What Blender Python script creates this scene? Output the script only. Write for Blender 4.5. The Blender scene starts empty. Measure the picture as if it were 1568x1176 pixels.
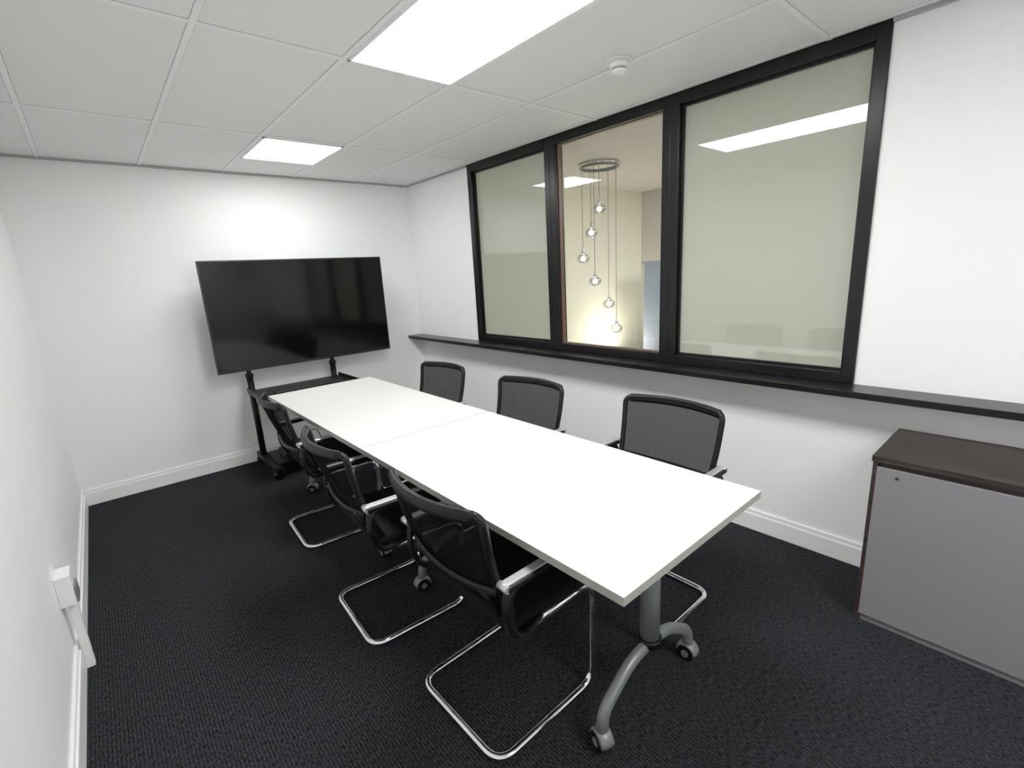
import bpy, bmesh, math, random
from mathutils import Vector, Matrix
random.seed(3)
S=bpy.context.scene
S.view_settings.view_transform='Standard'
S.view_settings.look='None'
S.view_settings.exposure=1.2
S.view_settings.gamma=1.28
# ------------------------------------------------------------------ materials
def mat(name,col,rough=.5,metal=0,spec=.5,coat=0,emis=None,estr=0,noise=None,bump=None):
    m=bpy.data.materials.new(name); m.use_nodes=True
    nt=m.node_tree; b=nt.nodes['Principled BSDF']
    b.inputs['Base Color'].default_value=(*col,1); b.inputs['Roughness'].default_value=rough
    b.inputs['Metallic'].default_value=metal; b.inputs['Specular IOR Level'].default_value=spec
    b.inputs['Coat Weight'].default_value=coat; b.inputs['Coat Roughness'].default_value=.02
    if emis: b.inputs['Emission Color'].default_value=(*emis,1); b.inputs['Emission Strength'].default_value=estr
    if noise or bump:
        tc=nt.nodes.new('ShaderNodeTexCoord'); n=nt.nodes.new('ShaderNodeTexNoise')
        mp=nt.nodes.new('ShaderNodeMapping'); nt.links.new(tc.outputs['Object'],mp.inputs[0]); nt.links.new(mp.outputs[0],n.inputs['Vector'])
        n.inputs['Scale'].default_value=(noise or bump)[0]; n.inputs['Detail'].default_value=4
        if noise:
            r=nt.nodes.new('ShaderNodeMix'); r.data_type='RGBA'
            a=noise[1]; r.inputs[6].default_value=(*[c*(1-a) for c in col],1); r.inputs[7].default_value=(*[min(1,c*(1+a)) for c in col],1)
            nt.links.new(n.outputs['Fac'],r.inputs[0]); nt.links.new(r.outputs[2],b.inputs['Base Color'])
        if bump:
            bp=nt.nodes.new('ShaderNodeBump'); bp.inputs['Strength'].default_value=bump[1]; bp.inputs['Distance'].default_value=.003
            n2=nt.nodes.new('ShaderNodeTexNoise'); n2.inputs['Scale'].default_value=bump[0]; nt.links.new(tc.outputs['Object'],n2.inputs['Vector'])
            nt.links.new(n2.outputs['Fac'],bp.inputs['Height']); nt.links.new(bp.outputs[0],b.inputs['Normal'])
    return m
M_wall=mat('wall_paint',(.88,.885,.875),.55,spec=.3,noise=(3,.01),bump=(90,.12))
M_ceil=mat('ceiling_tile',(.80,.815,.80),.85,spec=.2,noise=(160,.05),bump=(220,.3))
M_grid=mat('grid_paint',(.86,.87,.86),.5)
M_gridshade=mat('grid_painted_shade',(.42,.43,.42),.7)  # flat grey standing in for shade along the grid bars
M_edge=mat('edge_trim_grey',(.33,.34,.33),.5)
M_skirt=mat('skirting_gloss',(.88,.885,.87),.3)
M_black=mat('black_frame',(.004,.0036,.004),.3,spec=.2,noise=(30,.1))
M_plast=mat('black_plastic',(.0034,.0034,.0038),.42,spec=.18,noise=(80,.1))
M_fabric=mat('black_fabric',(.0036,.0036,.004),.9,spec=.1,noise=(300,.4))
M_chrome=mat('chrome',(.85,.86,.88),.08,metal=1,noise=(5,.02))
M_alu=mat('silver_arm_cap',(.50,.51,.53),.28,metal=.6,noise=(20,.03))
M_grey=mat('grey_leg_paint',(.15,.165,.165),.35,metal=.3,noise=(20,.04))
M_table=mat('white_laminate',(.78,.795,.77),.32,spec=.4,noise=(4,.01))
M_tedge=mat('laminate_edge',(.31,.32,.28),.5,noise=(10,.03))
M_screen=mat('tv_screen',(.0016,.0016,.0018),.1,spec=.17,noise=(2,.1))
M_bezel=mat('tv_bezel',(.003,.003,.003),.35,spec=.3)
M_cab=mat('grey_cabinet_front',(.175,.168,.18),.45,noise=(3,.03))
M_cabl=mat('cabinet_plinth',(.14,.135,.14),.5)
M_white=mat('white_plastic',(.82,.83,.82),.4)
M_box=mat('equipment_black',(.006,.006,.007),.5,spec=.3)
M_lamp=mat('panel_diffuser',(.9,.9,.9),.5,emis=(1,1,.985),estr=9)
M_copper=mat('brown_trim',(.10,.055,.035),.4)
M_corf=mat('reception_floor',(.5,.48,.42),.4,noise=(4,.1))
M_corw=mat('reception_wall_cream',(.84,.825,.68),.6,noise=(2,.02))
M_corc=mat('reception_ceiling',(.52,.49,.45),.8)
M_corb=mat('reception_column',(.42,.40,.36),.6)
M_blue=mat('reception_screen_blue',(.20,.25,.36),.5)
M_bulb=mat('pendant_bulb',(1,1,1),.3,emis=(1,.95,.85),estr=10)
def wood():
    m=mat('dark_wood',(.05,.03,.025),.38,spec=.35); nt=m.node_tree;b=nt.nodes['Principled BSDF']
    tc=nt.nodes.new('ShaderNodeTexCoord');mp=nt.nodes.new('ShaderNodeMapping');mp.inputs['Scale'].default_value=(60,4,60)
    n=nt.nodes.new('ShaderNodeTexNoise');n.inputs['Scale'].default_value=1.5;n.inputs['Detail'].default_value=8
    r=nt.nodes.new('ShaderNodeValToRGB');r.color_ramp.elements[0].position=.3;r.color_ramp.elements[0].color=(.009,.0055,.0045,1)
    r.color_ramp.elements[1].position=.75;r.color_ramp.elements[1].color=(.038,.027,.024,1)
    nt.links.new(tc.outputs['Object'],mp.inputs[0]);nt.links.new(mp.outputs[0],n.inputs['Vector']);nt.links.new(n.outputs['Fac'],r.inputs[0]);nt.links.new(r.outputs[0],b.inputs['Base Color'])
    return m
M_wood=wood()
def carpet():
    m=mat('charcoal_carpet',(.01,.01,.012),.95,spec=.05); nt=m.node_tree;b=nt.nodes['Principled BSDF']
    tc=nt.nodes.new('ShaderNodeTexCoord')
    def noise(sc,s,d):
        mp=nt.nodes.new('ShaderNodeMapping');mp.inputs['Scale'].default_value=sc
        n=nt.nodes.new('ShaderNodeTexNoise');n.inputs['Scale'].default_value=s;n.inputs['Detail'].default_value=d
        nt.links.new(tc.outputs['Object'],mp.inputs[0]);nt.links.new(mp.outputs[0],n.inputs['Vector']);return n
    n1=noise((240,60,1),1.0,1); n2=noise((420,300,1),1.0,1)
    # regular loop-pile rows across the tiles
    mpw=nt.nodes.new('ShaderNodeMapping');nt.links.new(tc.outputs['Object'],mpw.inputs[0])
    wv=nt.nodes.new('ShaderNodeTexWave');wv.bands_direction='X';wv.inputs['Scale'].default_value=28;wv.inputs['Distortion'].default_value=.6;wv.inputs['Detail Scale'].default_value=6
    nt.links.new(mpw.outputs[0],wv.inputs['Vector'])
    wr=nt.nodes.new('ShaderNodeMapRange');wr.inputs['To Min'].default_value=.8;wr.inputs['To Max'].default_value=1.2;nt.links.new(wv.outputs['Fac'],wr.inputs[0])
    a0=nt.nodes.new('ShaderNodeMath');a0.operation='MULTIPLY';nt.links.new(n1.outputs['Fac'],a0.inputs[0]);nt.links.new(n2.outputs['Fac'],a0.inputs[1])
    a=nt.nodes.new('ShaderNodeMath');a.operation='MULTIPLY';nt.links.new(a0.outputs[0],a.inputs[0]);nt.links.new(wr.outputs[0],a.inputs[1])
    r=nt.nodes.new('ShaderNodeValToRGB');r.color_ramp.elements[0].position=.15;r.color_ramp.elements[0].color=(.0024,.0026,.003,1)
    r.color_ramp.elements[1].position=.40;r.color_ramp.elements[1].color=(.027,.029,.032,1)
    nt.links.new(a.outputs[0],r.inputs[0]);nt.links.new(r.outputs[0],b.inputs['Base Color'])
    bp=nt.nodes.new('ShaderNodeBump');bp.inputs['Strength'].default_value=.4;bp.inputs['Distance'].default_value=.003
    nt.links.new(n2.outputs['Fac'],bp.inputs['Height']);nt.links.new(bp.outputs[0],b.inputs['Normal'])
    return m
M_carpet=carpet()
def glass(name,tint,f0=.05,mixd=None):
    m=bpy.data.materials.new(name);m.use_nodes=True;nt=m.node_tree;nt.nodes.clear()
    o=nt.nodes.new('ShaderNodeOutputMaterial');lw=nt.nodes.new('ShaderNodeLayerWeight');lw.inputs['Blend'].default_value=.5
    pw=nt.nodes.new('ShaderNodeMath');pw.operation='POWER';pw.inputs[1].default_value=5
    mr=nt.nodes.new('ShaderNodeMapRange');mr.inputs['To Min'].default_value=f0;mr.inputs['To Max'].default_value=1
    nt.links.new(lw.outputs['Facing'],pw.inputs[0]);nt.links.new(pw.outputs[0],mr.inputs[0])
    g=nt.nodes.new('ShaderNodeBsdfGlossy');g.inputs['Roughness'].default_value=.0
    mx=nt.nodes.new('ShaderNodeMixShader')
    if mixd:
        d=nt.nodes.new('ShaderNodeBsdfDiffuse');d.inputs['Color'].default_value=(*mixd,1)
        t=nt.nodes.new('ShaderNodeBsdfTranslucent');t.inputs['Color'].default_value=(*tint,1)
        b=nt.nodes.new('ShaderNodeMixShader');b.inputs[0].default_value=.35
        nt.links.new(d.outputs[0],b.inputs[1]);nt.links.new(t.outputs[0],b.inputs[2])
    else:
        b=nt.nodes.new('ShaderNodeBsdfTransparent');b.inputs['Color'].default_value=(*tint,1)
    nt.links.new(mr.outputs[0],mx.inputs[0]);nt.links.new(b.outputs[0],mx.inputs[1]);nt.links.new(g.outputs[0],mx.inputs[2]);nt.links.new(mx.outputs[0],o.inputs[0])
    return m
M_glass=glass('clear_glass',(.96,.965,.95),.06)
M_frost=glass('frosted_film_glass',(.54,.58,.49),.11,(.33,.36,.29))
M_globe=glass('globe_glass',(.75,.75,.75),.3)
def meshmat():
    m=bpy.data.materials.new('chair_mesh_fabric');m.use_nodes=True;nt=m.node_tree;nt.nodes.clear()
    o=nt.nodes.new('ShaderNodeOutputMaterial');t=nt.nodes.new('ShaderNodeBsdfTransparent')
    d=nt.nodes.new('ShaderNodeBsdfDiffuse');d.inputs['Color'].default_value=(.0075,.0075,.0085,1)
    tc=nt.nodes.new('ShaderNodeTexCoord');w=nt.nodes.new('ShaderNodeTexNoise');w.inputs['Scale'].default_value=350
    mr=nt.nodes.new('ShaderNodeMapRange');mr.inputs['To Min'].default_value=.84;mr.inputs['To Max'].default_value=.98
    mx=nt.nodes.new('ShaderNodeMixShader')
    nt.links.new(tc.outputs['Object'],w.inputs['Vector']);nt.links.new(w.outputs['Fac'],mr.inputs[0]);nt.links.new(mr.outputs[0],mx.inputs[0])
    nt.links.new(t.outputs[0],mx.inputs[1]);nt.links.new(d.outputs[0],mx.inputs[2]);nt.links.new(mx.outputs[0],o.inputs[0])
    return m
M_mesh=meshmat()
# ------------------------------------------------------------------ helpers
def finish(bm,name,m,parent=None,smooth=False):
    me=bpy.data.meshes.new(name); bmesh.ops.recalc_face_normals(bm,faces=bm.faces); bm.to_mesh(me); bm.free()
    for x in (m if isinstance(m,(list,tuple)) else [m]): me.materials.append(x)
    o=bpy.data.objects.new(name,me); S.collection.objects.link(o)
    if smooth:
        for p in me.polygons: p.use_smooth=True
    if parent: o.parent=parent
    return o
def addbox(bm,lo,hi,bev=0,mi=0,seg=2):
    c=[(a+b)/2 for a,b in zip(lo,hi)]; s=[abs(b-a) for a,b in zip(lo,hi)]
    r=bmesh.ops.create_cube(bm,size=1,matrix=Matrix.Translation(c)@Matrix.Diagonal((*s,1)))
    vs=r['verts']; fs=set(f for v in vs for f in v.link_faces)
    for f in fs: f.material_index=mi
    if bev:
        es=list(set(e for v in vs for e in v.link_edges))
        r2=bmesh.ops.bevel(bm,geom=es,offset=bev,segments=seg,affect='EDGES',profile=.5)
        for f in r2['faces']: f.material_index=mi
def box(name,lo,hi,m,parent=None,bev=0,seg=2):
    bm=bmesh.new(); addbox(bm,lo,hi,bev,0,seg); return finish(bm,name,m,parent)
def boxes(name,L,m,parent=None,bev=0):
    bm=bmesh.new()
    for l in L: addbox(bm,l[0],l[1],bev,l[2] if len(l)>2 else 0)
    return finish(bm,name,m,parent)
def addcyl(bm,p0,p1,r,r2=None,seg=24,mi=0):
    p0,p1=Vector(p0),Vector(p1); d=p1-p0
    M=Matrix.Translation((p0+p1)/2)@d.to_track_quat('Z','Y').to_matrix().to_4x4()
    r_=bmesh.ops.create_cone(bm,cap_ends=True,segments=seg,radius1=r,radius2=r if r2 is None else r2,depth=d.length,matrix=M)
    for f in set(f for v in r_['verts'] for f in v.link_faces):
        f.material_index=mi; f.smooth=len(f.verts)==4
def cyl(name,p0,p1,r,m,parent=None,r2=None,seg=24):
    bm=bmesh.new(); addcyl(bm,p0,p1,r,r2,seg); return finish(bm,name,m,parent)
def fillet(P,R,n=7,closed=False):
    P=[Vector(p) for p in P]; out=[]; N=len(P)
    for i,p in enumerate(P):
        if not closed and i in(0,N-1): out.append(p); continue
        a=P[(i-1)%N]; b=P[(i+1)%N]; r=R[i] if isinstance(R,(list,tuple)) else R
        da,db=(a-p),(b-p); r=min(r,da.length*.48,db.length*.48)
        A=p+da.normalized()*r; B=p+db.normalized()*r
        for k in range(n+1):
            t=k/n; out.append(A*(1-t)**2+p*2*t*(1-t)+B*t*t)
    return out
def addsweep(bm,path,rx,ry=None,closed=False,seg=12,up=(0,0,1),mi=0):
    ry=ry or rx; N=len(path); rings=[]; upv=Vector(up); prev=None
    for i,p in enumerate(path):
        if closed: t=(path[(i+1)%N]-path[i-1])
        else: t=path[min(i+1,N-1)]-path[max(i-1,0)]
        t.normalize()
        if prev is None:
            u=upv-t*upv.dot(t)
            if u.length<1e-3: u=Vector((1,0,0))-t*t.x
        else: u=prev-t*prev.dot(t)
        u.normalize(); prev=u; v=t.cross(u)
        ring=[]
        for j in range(seg):
            a=2*math.pi*j/seg
            ring.append(bm.verts.new(p+u*math.cos(a)*rx+v*math.sin(a)*ry))
        rings.append(ring)
    for i in range(N if closed else N-1):
        A,B=rings[i],rings[(i+1)%N]
        off=0
        if closed and i==N-1:
            off=min(range(seg),key=lambda o:(A[0].co-B[o].co).length)
        for j in range(seg):
            f=bm.faces.new((A[j],A[(j+1)%seg],B[(j+1+off)%seg],B[(j+off)%seg])); f.smooth=True; f.material_index=mi
    if not closed:
        for r in(rings[0],rings[-1]):
            f=bm.faces.new(r); f.material_index=mi
def sweep(name,path,rx,m,parent=None,ry=None,closed=False,seg=12,up=(0,0,1)):
    bm=bmesh.new(); addsweep(bm,path,rx,ry,closed,seg,up); return finish(bm,name,m,parent)
def empty(name,loc=(0,0,0),rz=0):
    e=bpy.data.objects.new(name,None); e.empty_display_size=.2; S.collection.objects.link(e); e.location=loc; e.rotation_euler=(0,0,rz); return e
# ------------------------------------------------------------------ room
XL,XW,YB,YN,ZC=-.32,2.60,4.52,-1.9,2.39
YW=[3.49,2.52,1.58,.61]; ZS=.905
T=.12
box('floor',(XL-T,YN-T,-.1),(XW+T,YB+T,0),M_carpet)
box('ceiling',(XL-T,YN-T,ZC),(XW+T,YB+T,ZC+.1),M_ceil)
box('wall_left',(XL-T,YN-T,0),(XL,YB+T,ZC),M_wall)
box('wall_back',(XL,YB,0),(XW+T,YB+T,ZC),M_wall)
box('wall_front',(XL,YN-T,0),(XW+T,YN,ZC),M_wall)
boxes('wall_right',[((XW,YN,0),(XW+T,YB,ZS-.03)),((XW,YW[0],ZS-.03),(XW+T,YB,ZC)),((XW,YN,ZS-.03),(XW+T,YW[3],ZC))],M_wall)
def skirt(name,pts):
    L=[]
    for lo,hi,ax,s in pts:
        a=list(lo);b=list(hi)
        L.append(((a[0],a[1],0),(b[0],b[1],.095)))
        if ax=='x':
            if s>0: b[0]=a[0]+.011
            else: a[0]=b[0]-.011
        else: a[1]=b[1]-.011
        L.append(((a[0],a[1],.095),(b[0],b[1],.118)))
    boxes(name,L,M_skirt,bev=.002)
skirt('baseboard_left',[((XL,YN),(XL+.018,YB),'x',1)])
skirt('baseboard_back',[((XL+.018,YB-.018),(XW-.018,YB),'y',-1)])
skirt('baseboard_right',[((XW-.018,.425),(XW,YB-.0),'x',-1)])
gx=[-.09,.44,.97,1.50,2.03,2.56]; gy=[-1.71,-.44,.83,2.10,3.37]
L=[]
for x in gx: L+=[((x-.011,YN,ZC-.004),(x+.011,YB,ZC),0),((x-.0135,YN,ZC-.0012),(x+.0135,YB,ZC),1)]  # wider second strip paints shade beside each bar, no real recess
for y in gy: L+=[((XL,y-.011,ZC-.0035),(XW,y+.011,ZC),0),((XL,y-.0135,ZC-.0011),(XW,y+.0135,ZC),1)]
L.append(((.97,3.98-.011,ZC-.0035),(1.5,3.98+.011,ZC),0))
boxes('ceiling_grid',L,[M_grid,M_gridshade])
boxes('trim_1',[((XL,YB-.02,ZC-.016),(XW,YB,ZC)),((XL,YN,ZC-.016),(XL+.02,YB,ZC)),((XW-.02,YW[0],ZC-.016),(XW,YB,ZC)),((XW-.02,YN,ZC-.016),(XW,YW[3],ZC))],M_edge)  # wall angle trim, with the ceiling shadow line put into its grey
def panel(y0,y1):
    e=empty('ceiling_light_panel',(1.235,(y0+y1)/2,ZC-.006)); hx=.253; hy=(y1-y0)/2-.012
    boxes('frame',[((-hx,-hy,-.006),(hx,-hy+.012,.004)),((-hx,hy-.012,-.006),(hx,hy,.004)),((-hx,-hy,-.006),(-hx+.012,hy,.004)),((hx-.012,-hy,-.006),(hx,hy,.004))],M_white,e)
    box('diffuser',(-hx+.012,-hy+.012,-.003),(hx-.012,hy-.012,.003),M_lamp,e)
panel(.83,2.10); panel(3.37,3.98); panel(-1.71,-.44)
e=empty('smoke_detector',(1.975,1.468,ZC))
cyl('base',(0,0,-.012),(0,0,0),.056,M_white,e,seg=40)
cyl('body',(0,0,-.034),(0,0,-.012),.036,M_white,e,r2=.05,seg=40)
cyl('vent',(0,0,-.042),(0,0,-.034),.03,M_edge,e,seg=32)
cyl('cap',(0,0,-.05),(0,0,-.042),.026,M_white,e,r2=.034,seg=32)
box('window_ledge',(2.44,YN,ZS-.03),(XW+.0,YB,ZS),M_black,bev=.003)
# windows
fd0,fd1=XW-.012,XW+.07
for i in range(3):
    y1,y0=YW[i],YW[i+1]; w=.052
    e=empty('window_%d'%(i+1),(0,0,0))
    boxes('frame',[((fd0,y0,ZS),(fd1,y0+w,ZC)),((fd0,y1-w,ZS),(fd1,y1,ZC)),((fd0,y0+w,ZS),(fd1,y1-w,ZS+w)),((fd0,y0+w,ZC-w-.01),(fd1,y1-w,ZC))],M_black,e,bev=.003)
    a,b,c,d=y0+w,y1-w,ZS+w,ZC-w-.01; g=.006 if i==1 else .012
    boxes('glazing_bead',[((XW+.018,a,c),(XW+.05,a+g,d)),((XW+.018,b-g,c),(XW+.05,b,d)),((XW+.018,a+g,c),(XW+.05,b-g,c+g)),((XW+.018,a+g,d-g),(XW+.05,b-g,d))],M_copper if i==1 else M_black,e)
    bm=bmesh.new(); x=XW+.035
    vs=[bm.verts.new(v) for v in((x,a+g,c+g),(x,b-g,c+g),(x,b-g,d-g),(x,a+g,d-g))]; bm.faces.new(vs)
    finish(bm,'glass_pane',M_glass if i==1 else M_frost,e)
# ------------------------------------------------------------------ adjacent reception room
X2=7.0
box('floor_reception',(XW+T,-1,-.1),(X2,3.75,-.0),M_corf)
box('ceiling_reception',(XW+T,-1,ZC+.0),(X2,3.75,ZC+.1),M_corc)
box('wall_reception_back',(XW+T,3.75,-.1),(X2,3.85,ZC+.1),M_corw)
box('wall_reception_right',(X2,-1,-.1),(X2+.1,3.85,ZC+.1),M_corb)
box('wall_reception_front',(XW+T,-1.1,-.1),(X2+.1,-1,ZC+.1),M_corw)
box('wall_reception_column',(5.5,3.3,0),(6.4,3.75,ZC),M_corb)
boxes('reception_cabinet',[((4.9,2.85,0),(5.75,3.3,1.5)),((4.88,2.83,1.5),(5.77,3.32,1.53))],M_blue,bev=.004)
e=empty('floor_uplight',(4.72,3.55,0))
cyl('can',(0,0,0),(0,0,.45),.07,M_white,e); cyl('lens',(0,0,.45),(0,0,.455),.06,mat('uplight_lens',(1,1,1),.5,emis=(1,.93,.72),estr=130),e)
e=empty('reception_ceiling_light',(4.6,1.4,ZC))
box('diffuser',(-.3,-.6,-.01),(.3,.6,-.002),mat('reception_diffuser',(1,1,1),.5,emis=(1,.98,.93),estr=10),e)
# pendant cluster
e=empty('cluster_pendant_light',(3.62,2.91,ZC))
cyl('canopy',(0,0,-.03),(0,0,0),.17,M_chrome,e,seg=48)
ring=[Vector((.165*math.cos(t),.165*math.sin(t),-.035)) for t in [2*math.pi*k/48 for k in range(48)]]
sweep('canopy_ring',ring,.012,M_grey,e,closed=True)
offs=[(0,2.01,.02),(-.094,1.80,-.05),(-.164,1.58,.03),(-.065,1.37,-.06),(.094,1.15,.05),(.154,.92,-.02)]
bg=bmesh.new();bb=bmesh.new();bc=bmesh.new();bw=bmesh.new()
for s,z,d in offs:
    s*=.93
    x=.7533*s+.65*d; y=-.655*s+.75*d; zz=z-ZC
    bmesh.ops.create_uvsphere(bg,u_segments=24,v_segments=14,radius=.056,matrix=Matrix.Translation((x,y,zz))@Matrix.Diagonal((1,1,.8,1)))
    bmesh.ops.create_uvsphere(bb,u_segments=12,v_segments=8,radius=.022,matrix=Matrix.Translation((x,y,zz)))
    addcyl(bc,(x,y,zz+.035),(x,y,zz+.085),.016)
    addcyl(bw,(x,y,zz+.08),(x,y,-.02),.003,seg=6)
for f in bg.faces: f.smooth=True
finish(bg,'glass_globes',M_globe,e);finish(bb,'bulbs',M_bulb,e);finish(bc,'sockets',M_chrome,e);finish(bw,'wires',M_grey,e)
# ------------------------------------------------------------------ tables
TX0,TX1=.82,1.59; TC=1.225
def castor(bm,x,y,z=.0,ang=0):
    M=Matrix.Translation((x,y,z))@Matrix.Rotation(ang,4,'Z')
    old=set(bm.verts)
    for s in(-1,1):
        addcyl(bm,(0,s*.008,.032),(0,s*.024,.032),.032,mi=1,seg=28)
        addcyl(bm,(0,s*.024,.032),(0,s*.027,.032),.014,mi=0,seg=20)
    addsweep(bm,[Vector((.034*math.cos(a),0,.034+.034*math.sin(a))) for a in [math.radians(t) for t in range(0,181,15)]],.007,.026,seg=8,up=(1,0,0),mi=0)
    addcyl(bm,(0,0,.06),(0,0,.1),.012,mi=0)
    for v in bm.verts:
        if v not in old: v.co=M@v.co
def table(y0,y1,legs):
    e=empty('meeting_table',(0,0,0))
    bm=bmesh.new(); addbox(bm,(TX0,y0,.704),(TX1,y1,.73),.0015,1)
    for f in bm.faces:
        f.normal_update(); f.material_index=0 if abs(f.normal.z)>.9 else 1
    finish(bm,'top',[M_table,M_tedge],e)
    ya,yb=legs
    boxes('underframe',[((TC-.03,ya,.64),(TC+.03,yb,.675)),((.95,ya-.03,.675),(1.47,ya+.03,.704)),((.95,yb-.03,.675),(1.47,yb+.03,.704)),
        ((1.0,ya-.015,.66),(1.03,yb+.015,.69)),((1.40,ya-.015,.66),(1.43,yb+.015,.69))],M_plast,e,bev=.004)
    for k,y in enumerate(legs):
        bm=bmesh.new()
        addcyl(bm,(TC,y,.24),(TC,y,.68),.033,mi=0,seg=32)
        addcyl(bm,(TC,y,.235),(TC,y,.262),.04,mi=1,seg=32)
        addcyl(bm,(TC,y,.62),(TC,y,.675),.045,mi=0,seg=32)
        for s in(-1,1):
            P=fillet([(TC,y,.235),(TC+s*.11,y,.225),(TC+s*.25,y,.135),(TC+s*.262,y,.065)],.09,8)
            addsweep(bm,P,.021,.019,seg=14,mi=0)
            castor(bm,TC+s*.262,y,0,random.uniform(-.6,.6)+math.pi/2*(k==0))
        finish(bm,'leg_%d'%(k+1),[M_grey,M_plast],e)
table(.60,2.0975,(.79,1.90)); table(2.1025,3.66,(2.30,3.46))
# ------------------------------------------------------------------ chairs
def chair(x,y,rz):
    e=empty('cantilever_meeting_chair',(x,y,0),rz)
    r=.0125; w=.225
    P=fillet([(.16,w,.425),(.46,w,.425),(.455,w,r),(0,w,r),(0,-w,r),(.455,-w,r),(.46,-w,.425),(.16,-w,.425)],[0,.07,.07,.07,.07,.07,.07,0],9)
    sweep('cantilever_frame',P,r,M_chrome,e,seg=14)
    bm=bmesh.new(); addcyl(bm,(.2,-w,.425),(.2,w,.425),.011); addcyl(bm,(.4,-w,.425),(.4,w,.425),.011)
    finish(bm,'cross_bars',M_chrome,e)
    bm=bmesh.new(); addbox(bm,(.07,-.235,.437),(.51,.235,.487),.022,0,4)
    for v in bm.verts:
        if v.co.z>.47: v.co.z+= -.012*math.exp(-((v.co.x-.28)/.15)**2)
        if v.co.x>.45: v.co.z-=.012
    for f in bm.faces:f.smooth=True
    finish(bm,'seat',M_fabric,e)
    def bx(yy,z):
        t=(z-.47)/(.875-.47); hw=.245
        return .115-.125*t-.02*math.sin(t*math.pi)-(.025+.04*max(0,t))*(1-(yy/hw)**2)
    def hw(z): t=(z-.47)/(.4); return .215+.03*min(max(t,0),1)
    out=fillet([Vector((0,-.245,.872)),Vector((0,0,.877)),Vector((0,.245,.872)),Vector((0,.236,.68)),Vector((0,.212,.455)),Vector((0,0,.45)),Vector((0,-.212,.455)),Vector((0,-.236,.68))],[.035,.1,.035,.08,.05,.1,.05,.08],8,True)
    R=[]
    for i,p in enumerate(out):
        q=out[(i+1)%len(out)]; n=max(1,int((q-p).length/.025))
        for k in range(n):
            if (q-p).length<1e-5: continue
            R.append(p.lerp(q,k/n))
    path=[Vector((bx(p.y,p.z),p.y,p.z)) for p in R]
    sweep('back_frame',path,.013,M_plast,e,ry=.012,closed=True,seg=10,up=(1,0,0))
    top=[Vector((bx(yy,.872)-.002,yy,.866)) for yy in [(-.225+.45*k/18) for k in range(19)]]
    sweep('top_rail',top,.021,M_plast,e,ry=.012,seg=12)
    bm=bmesh.new(); nz,ny=14,16; G=[]
    for i in range(nz+1):
        z=.458+(.872-.458)*i/nz; row=[]
        for j in range(ny+1):
            h=hw(z)-.004; yy=-h+2*h*j/ny; row.append(bm.verts.new((bx(yy,z),yy,z)))
        G.append(row)
    for i in range(nz):
        for j in range(ny):
            f=bm.faces.new((G[i][j],G[i][j+1],G[i+1][j+1],G[i+1][j]));f.smooth=True
    finish(bm,'mesh_back',M_mesh,e)
    lb=[Vector((bx(yy,.60)-.012,yy,.60-.01*(1-(yy/.22)**2))) for yy in [(-.225+.45*k/16) for k in range(17)]]
    sweep('lumbar_bar',lb,.014,M_plast,e,ry=.006,seg=10)
    for s,n in((1,'arm_left'),(-1,'arm_right')):
        bm=bmesh.new()
        P=fillet([(.20,s*.225,.44),(.07,s*.262,.445),(.035,s*.268,.55),(.045,s*.268,.635),(.20,s*.268,.642)],.045,7)
        addsweep(bm,P,.018,.011,seg=12,up=(1,0,0),mi=0)
        addbox(bm,(.03,s*.268-.024,.636),(.27,s*.268+.024,.655),.007,0,3)
        addbox(bm,(.034,s*.268-.015,.650),(.262,s*.268+.015,.660),.004,1,3)
        addcyl(bm,(.032,s*.268-.02,.648),(.032,s*.268+.02,.648),.012,mi=1)
        finish(bm,n,[M_plast,M_alu],e)
    bm=bmesh.new()
    for s in(-1,1):
        addsweep(bm,fillet([(.26,s*.17,.432),(.09,s*.17,.43),(bx(.17,.5)-.012,s*.17,.5),(bx(.17,.62)-.01,s*.17,.60)],.05,6),.016,.008,seg=10,up=(0,1,0))
    finish(bm,'back_supports',M_plast,e)
chair(.675,1.19,math.radians(1))
chair(.62,1.925,math.radians(-3))
chair(.68,2.90,math.radians(-3))
chair(1.885,1.13,math.pi)
chair(1.80,1.98,math.pi+math.radians(4))
chair(1.78,2.87,math.pi+math.radians(4))
# ------------------------------------------------------------------ TV + stand
e=empty('television',(0,0,0))
vx0,vx1,vz0,vz1,vy=.63,2.09,.84,1.70,4.25
box('body',(vx0,vy,vz0),(vx1,vy+.03,vz1),M_bezel,e,bev=.003)
box('screen',(vx0+.012,vy-.002,vz0+.022),(vx1-.012,vy+.004,vz1-.012),M_screen,e)
box('rear_housing',(vx0+.2,vy+.03,vz0+.1),(vx1-.2,vy+.05,vz0+.6),M_bezel,e,bev=.006)
e=empty('tv_trolley_stand',(0,0,0))
bm=bmesh.new()
for x in(.86,1.55):
    addcyl(bm,(x,4.34,.09),(x,4.34,1.45),.018); addcyl(bm,(x,4.34,.09),(x,4.34,.78),.025); addcyl(bm,(x,4.34,.77),(x,4.34,.80),.031)
    addbox(bm,(x-.028,3.88,.065),(x+.028,4.46,.10),0)
    addbox(bm,(x-.02,4.302,.95),(x+.02,4.322,1.5),0)
addbox(bm,(.86,4.32,.07),(1.55,4.36,.10),0)
addbox(bm,(.86,4.325,1.05),(1.55,4.35,1.09),0); addbox(bm,(.86,4.325,1.35),(1.55,4.35,1.39),0)
finish(bm,'frame',M_plast,e)
bm=bmesh.new()
for x in(.86,1.55):
    for y in(3.92,4.42): castor(bm,x,y,0,.4)
finish(bm,'castors',[M_plast,M_plast],e)
boxes('shelf',[((.82,3.86,.645),(1.59,4.32,.665)),((.82,3.86,.665),(.83,4.32,.69)),((1.58,3.86,.665),(1.59,4.32,.69))],M_plast,e)
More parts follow.
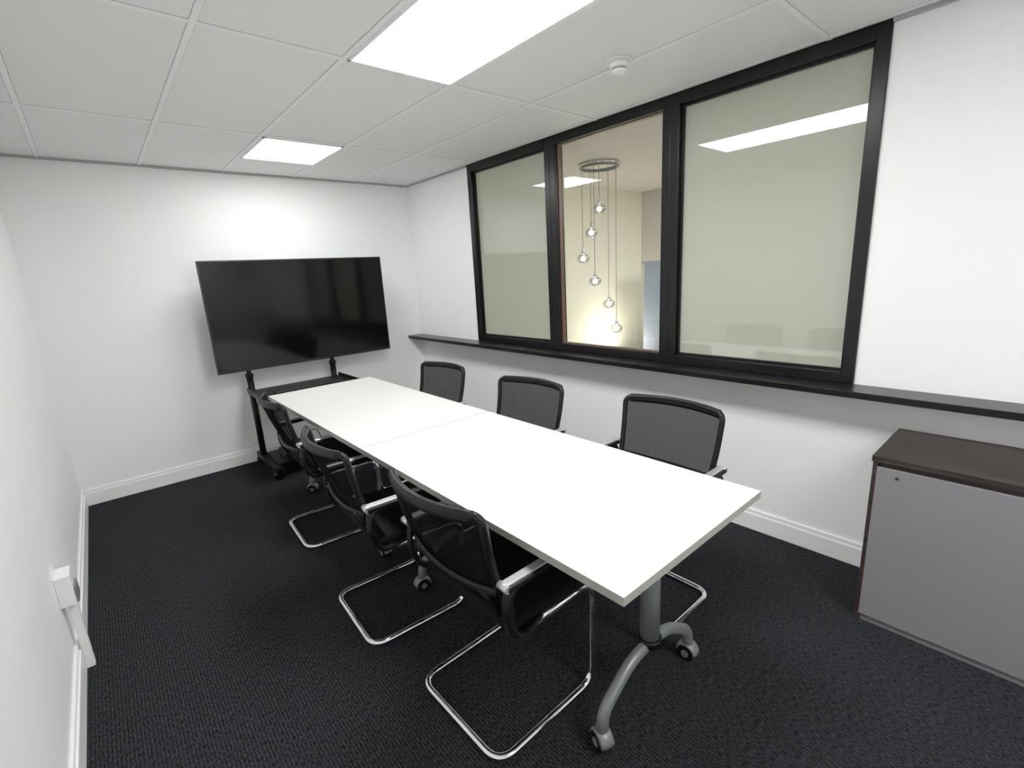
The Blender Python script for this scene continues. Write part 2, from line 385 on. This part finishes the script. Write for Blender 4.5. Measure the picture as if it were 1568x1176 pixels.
box('lower_tray',(.88,3.95,.10),(1.53,4.32,.115),M_plast,e)
box('network_box',(.95,4.0,.115),(1.25,4.2,.17),M_box,e,bev=.005)
box('media_player',(.98,4.02,.17),(1.2,4.18,.215),M_box,e,bev=.004)
box('power_strip',(1.28,3.98,.115),(1.34,4.28,.15),M_white,e,bev=.005)
box('soundbar',(.93,3.90,.666),(1.45,3.98,.70),M_box,e,bev=.006)
box('remote_control',(.90,3.875,.666),(.98,3.892,.68),M_white,e,bev=.003)
sweep('power_cable',fillet([(1.3,4.1,.13),(1.2,3.97,.35),(1.05,4.05,.2),(.95,4.1,.5),(.9,4.3,.6)],.1,8),.004,M_box,e,seg=8)
sweep('signal_cable',fillet([(1.1,4.02,.2),(1.05,3.92,.15),(.95,3.93,.3),(.88,4.2,.55),(.88,4.3,.64)],.1,8),.004,M_box,e,seg=8)
# ------------------------------------------------------------------ cabinet
e=empty('low_storage_cabinet',(0,0,0))
cy1=.42; cy0=-.78; CB=XW-.003
box('top',(2.172,cy0-.004,.705),(CB,cy1+.004,.73),M_wood,e,bev=.002)
boxes('carcass',[((2.18,cy1-.018,0),(CB,cy1,.705)),((2.18,cy0,0),(CB,cy0+.018,.705)),((CB-.01,cy0+.02,.0),(CB,cy1-.02,.705)),((2.185,cy0+.02,.688),(CB-.01,cy1-.02,.705))],M_wood,e)
box('door_left',(2.178,-.178,.028),(2.197,cy1-.014,.686),M_cab,e,bev=.002)
box('door_right',(2.178,cy0+.014,.028),(2.197,-.182,.686),M_cab,e,bev=.002)
box('plinth',(2.186,cy0+.02,0),(2.21,cy1-.02,.027),M_cabl,e)
cyl('lock',(2.174,.34,.655),(2.18,.34,.655),.006,M_chrome,e)
# ------------------------------------------------------------------ socket + trunking on left wall
e=empty('wall_socket_trunking',(0,0,0))
box('box',(XL,2.42,.31),(XL+.05,2.52,.44),M_white,e,bev=.004)
box('cover',(XL+.05,2.425,.315),(XL+.058,2.515,.38),M_cabl,e,bev=.002)
box('conduit',(XL+.018,2.455,.0),(XL+.045,2.49,.31),M_white,e,bev=.002)
# ------------------------------------------------------------------ world + camera
w=bpy.data.worlds.new('World'); S.world=w; w.use_nodes=True
w.node_tree.nodes['Background'].inputs[0].default_value=(.8,.85,.9,1); w.node_tree.nodes['Background'].inputs[1].default_value=.3
cd=bpy.data.cameras.new('camera'); co=bpy.data.objects.new('camera',cd); S.collection.objects.link(co)
yaw,pit,rol=map(math.radians,(40.29,13.23,3.20))
F=Vector((math.sin(yaw)*math.cos(pit),math.cos(yaw)*math.cos(pit),-math.sin(pit))); rt=Vector((math.cos(yaw),-math.sin(yaw),0)); dn=-rt.cross(F)
r2=rt*math.cos(rol)+dn*math.sin(rol); d2=-rt*math.sin(rol)+dn*math.cos(rol)
M=Matrix((( r2.x,-d2.x,-F.x,0),(r2.y,-d2.y,-F.y,0),(r2.z,-d2.z,-F.z,1.5),(0,0,0,1)))
co.matrix_world=M
cd.sensor_fit='HORIZONTAL'; cd.sensor_width=36; cd.lens=36*732.09/1568; cd.clip_start=.02
S.camera=co
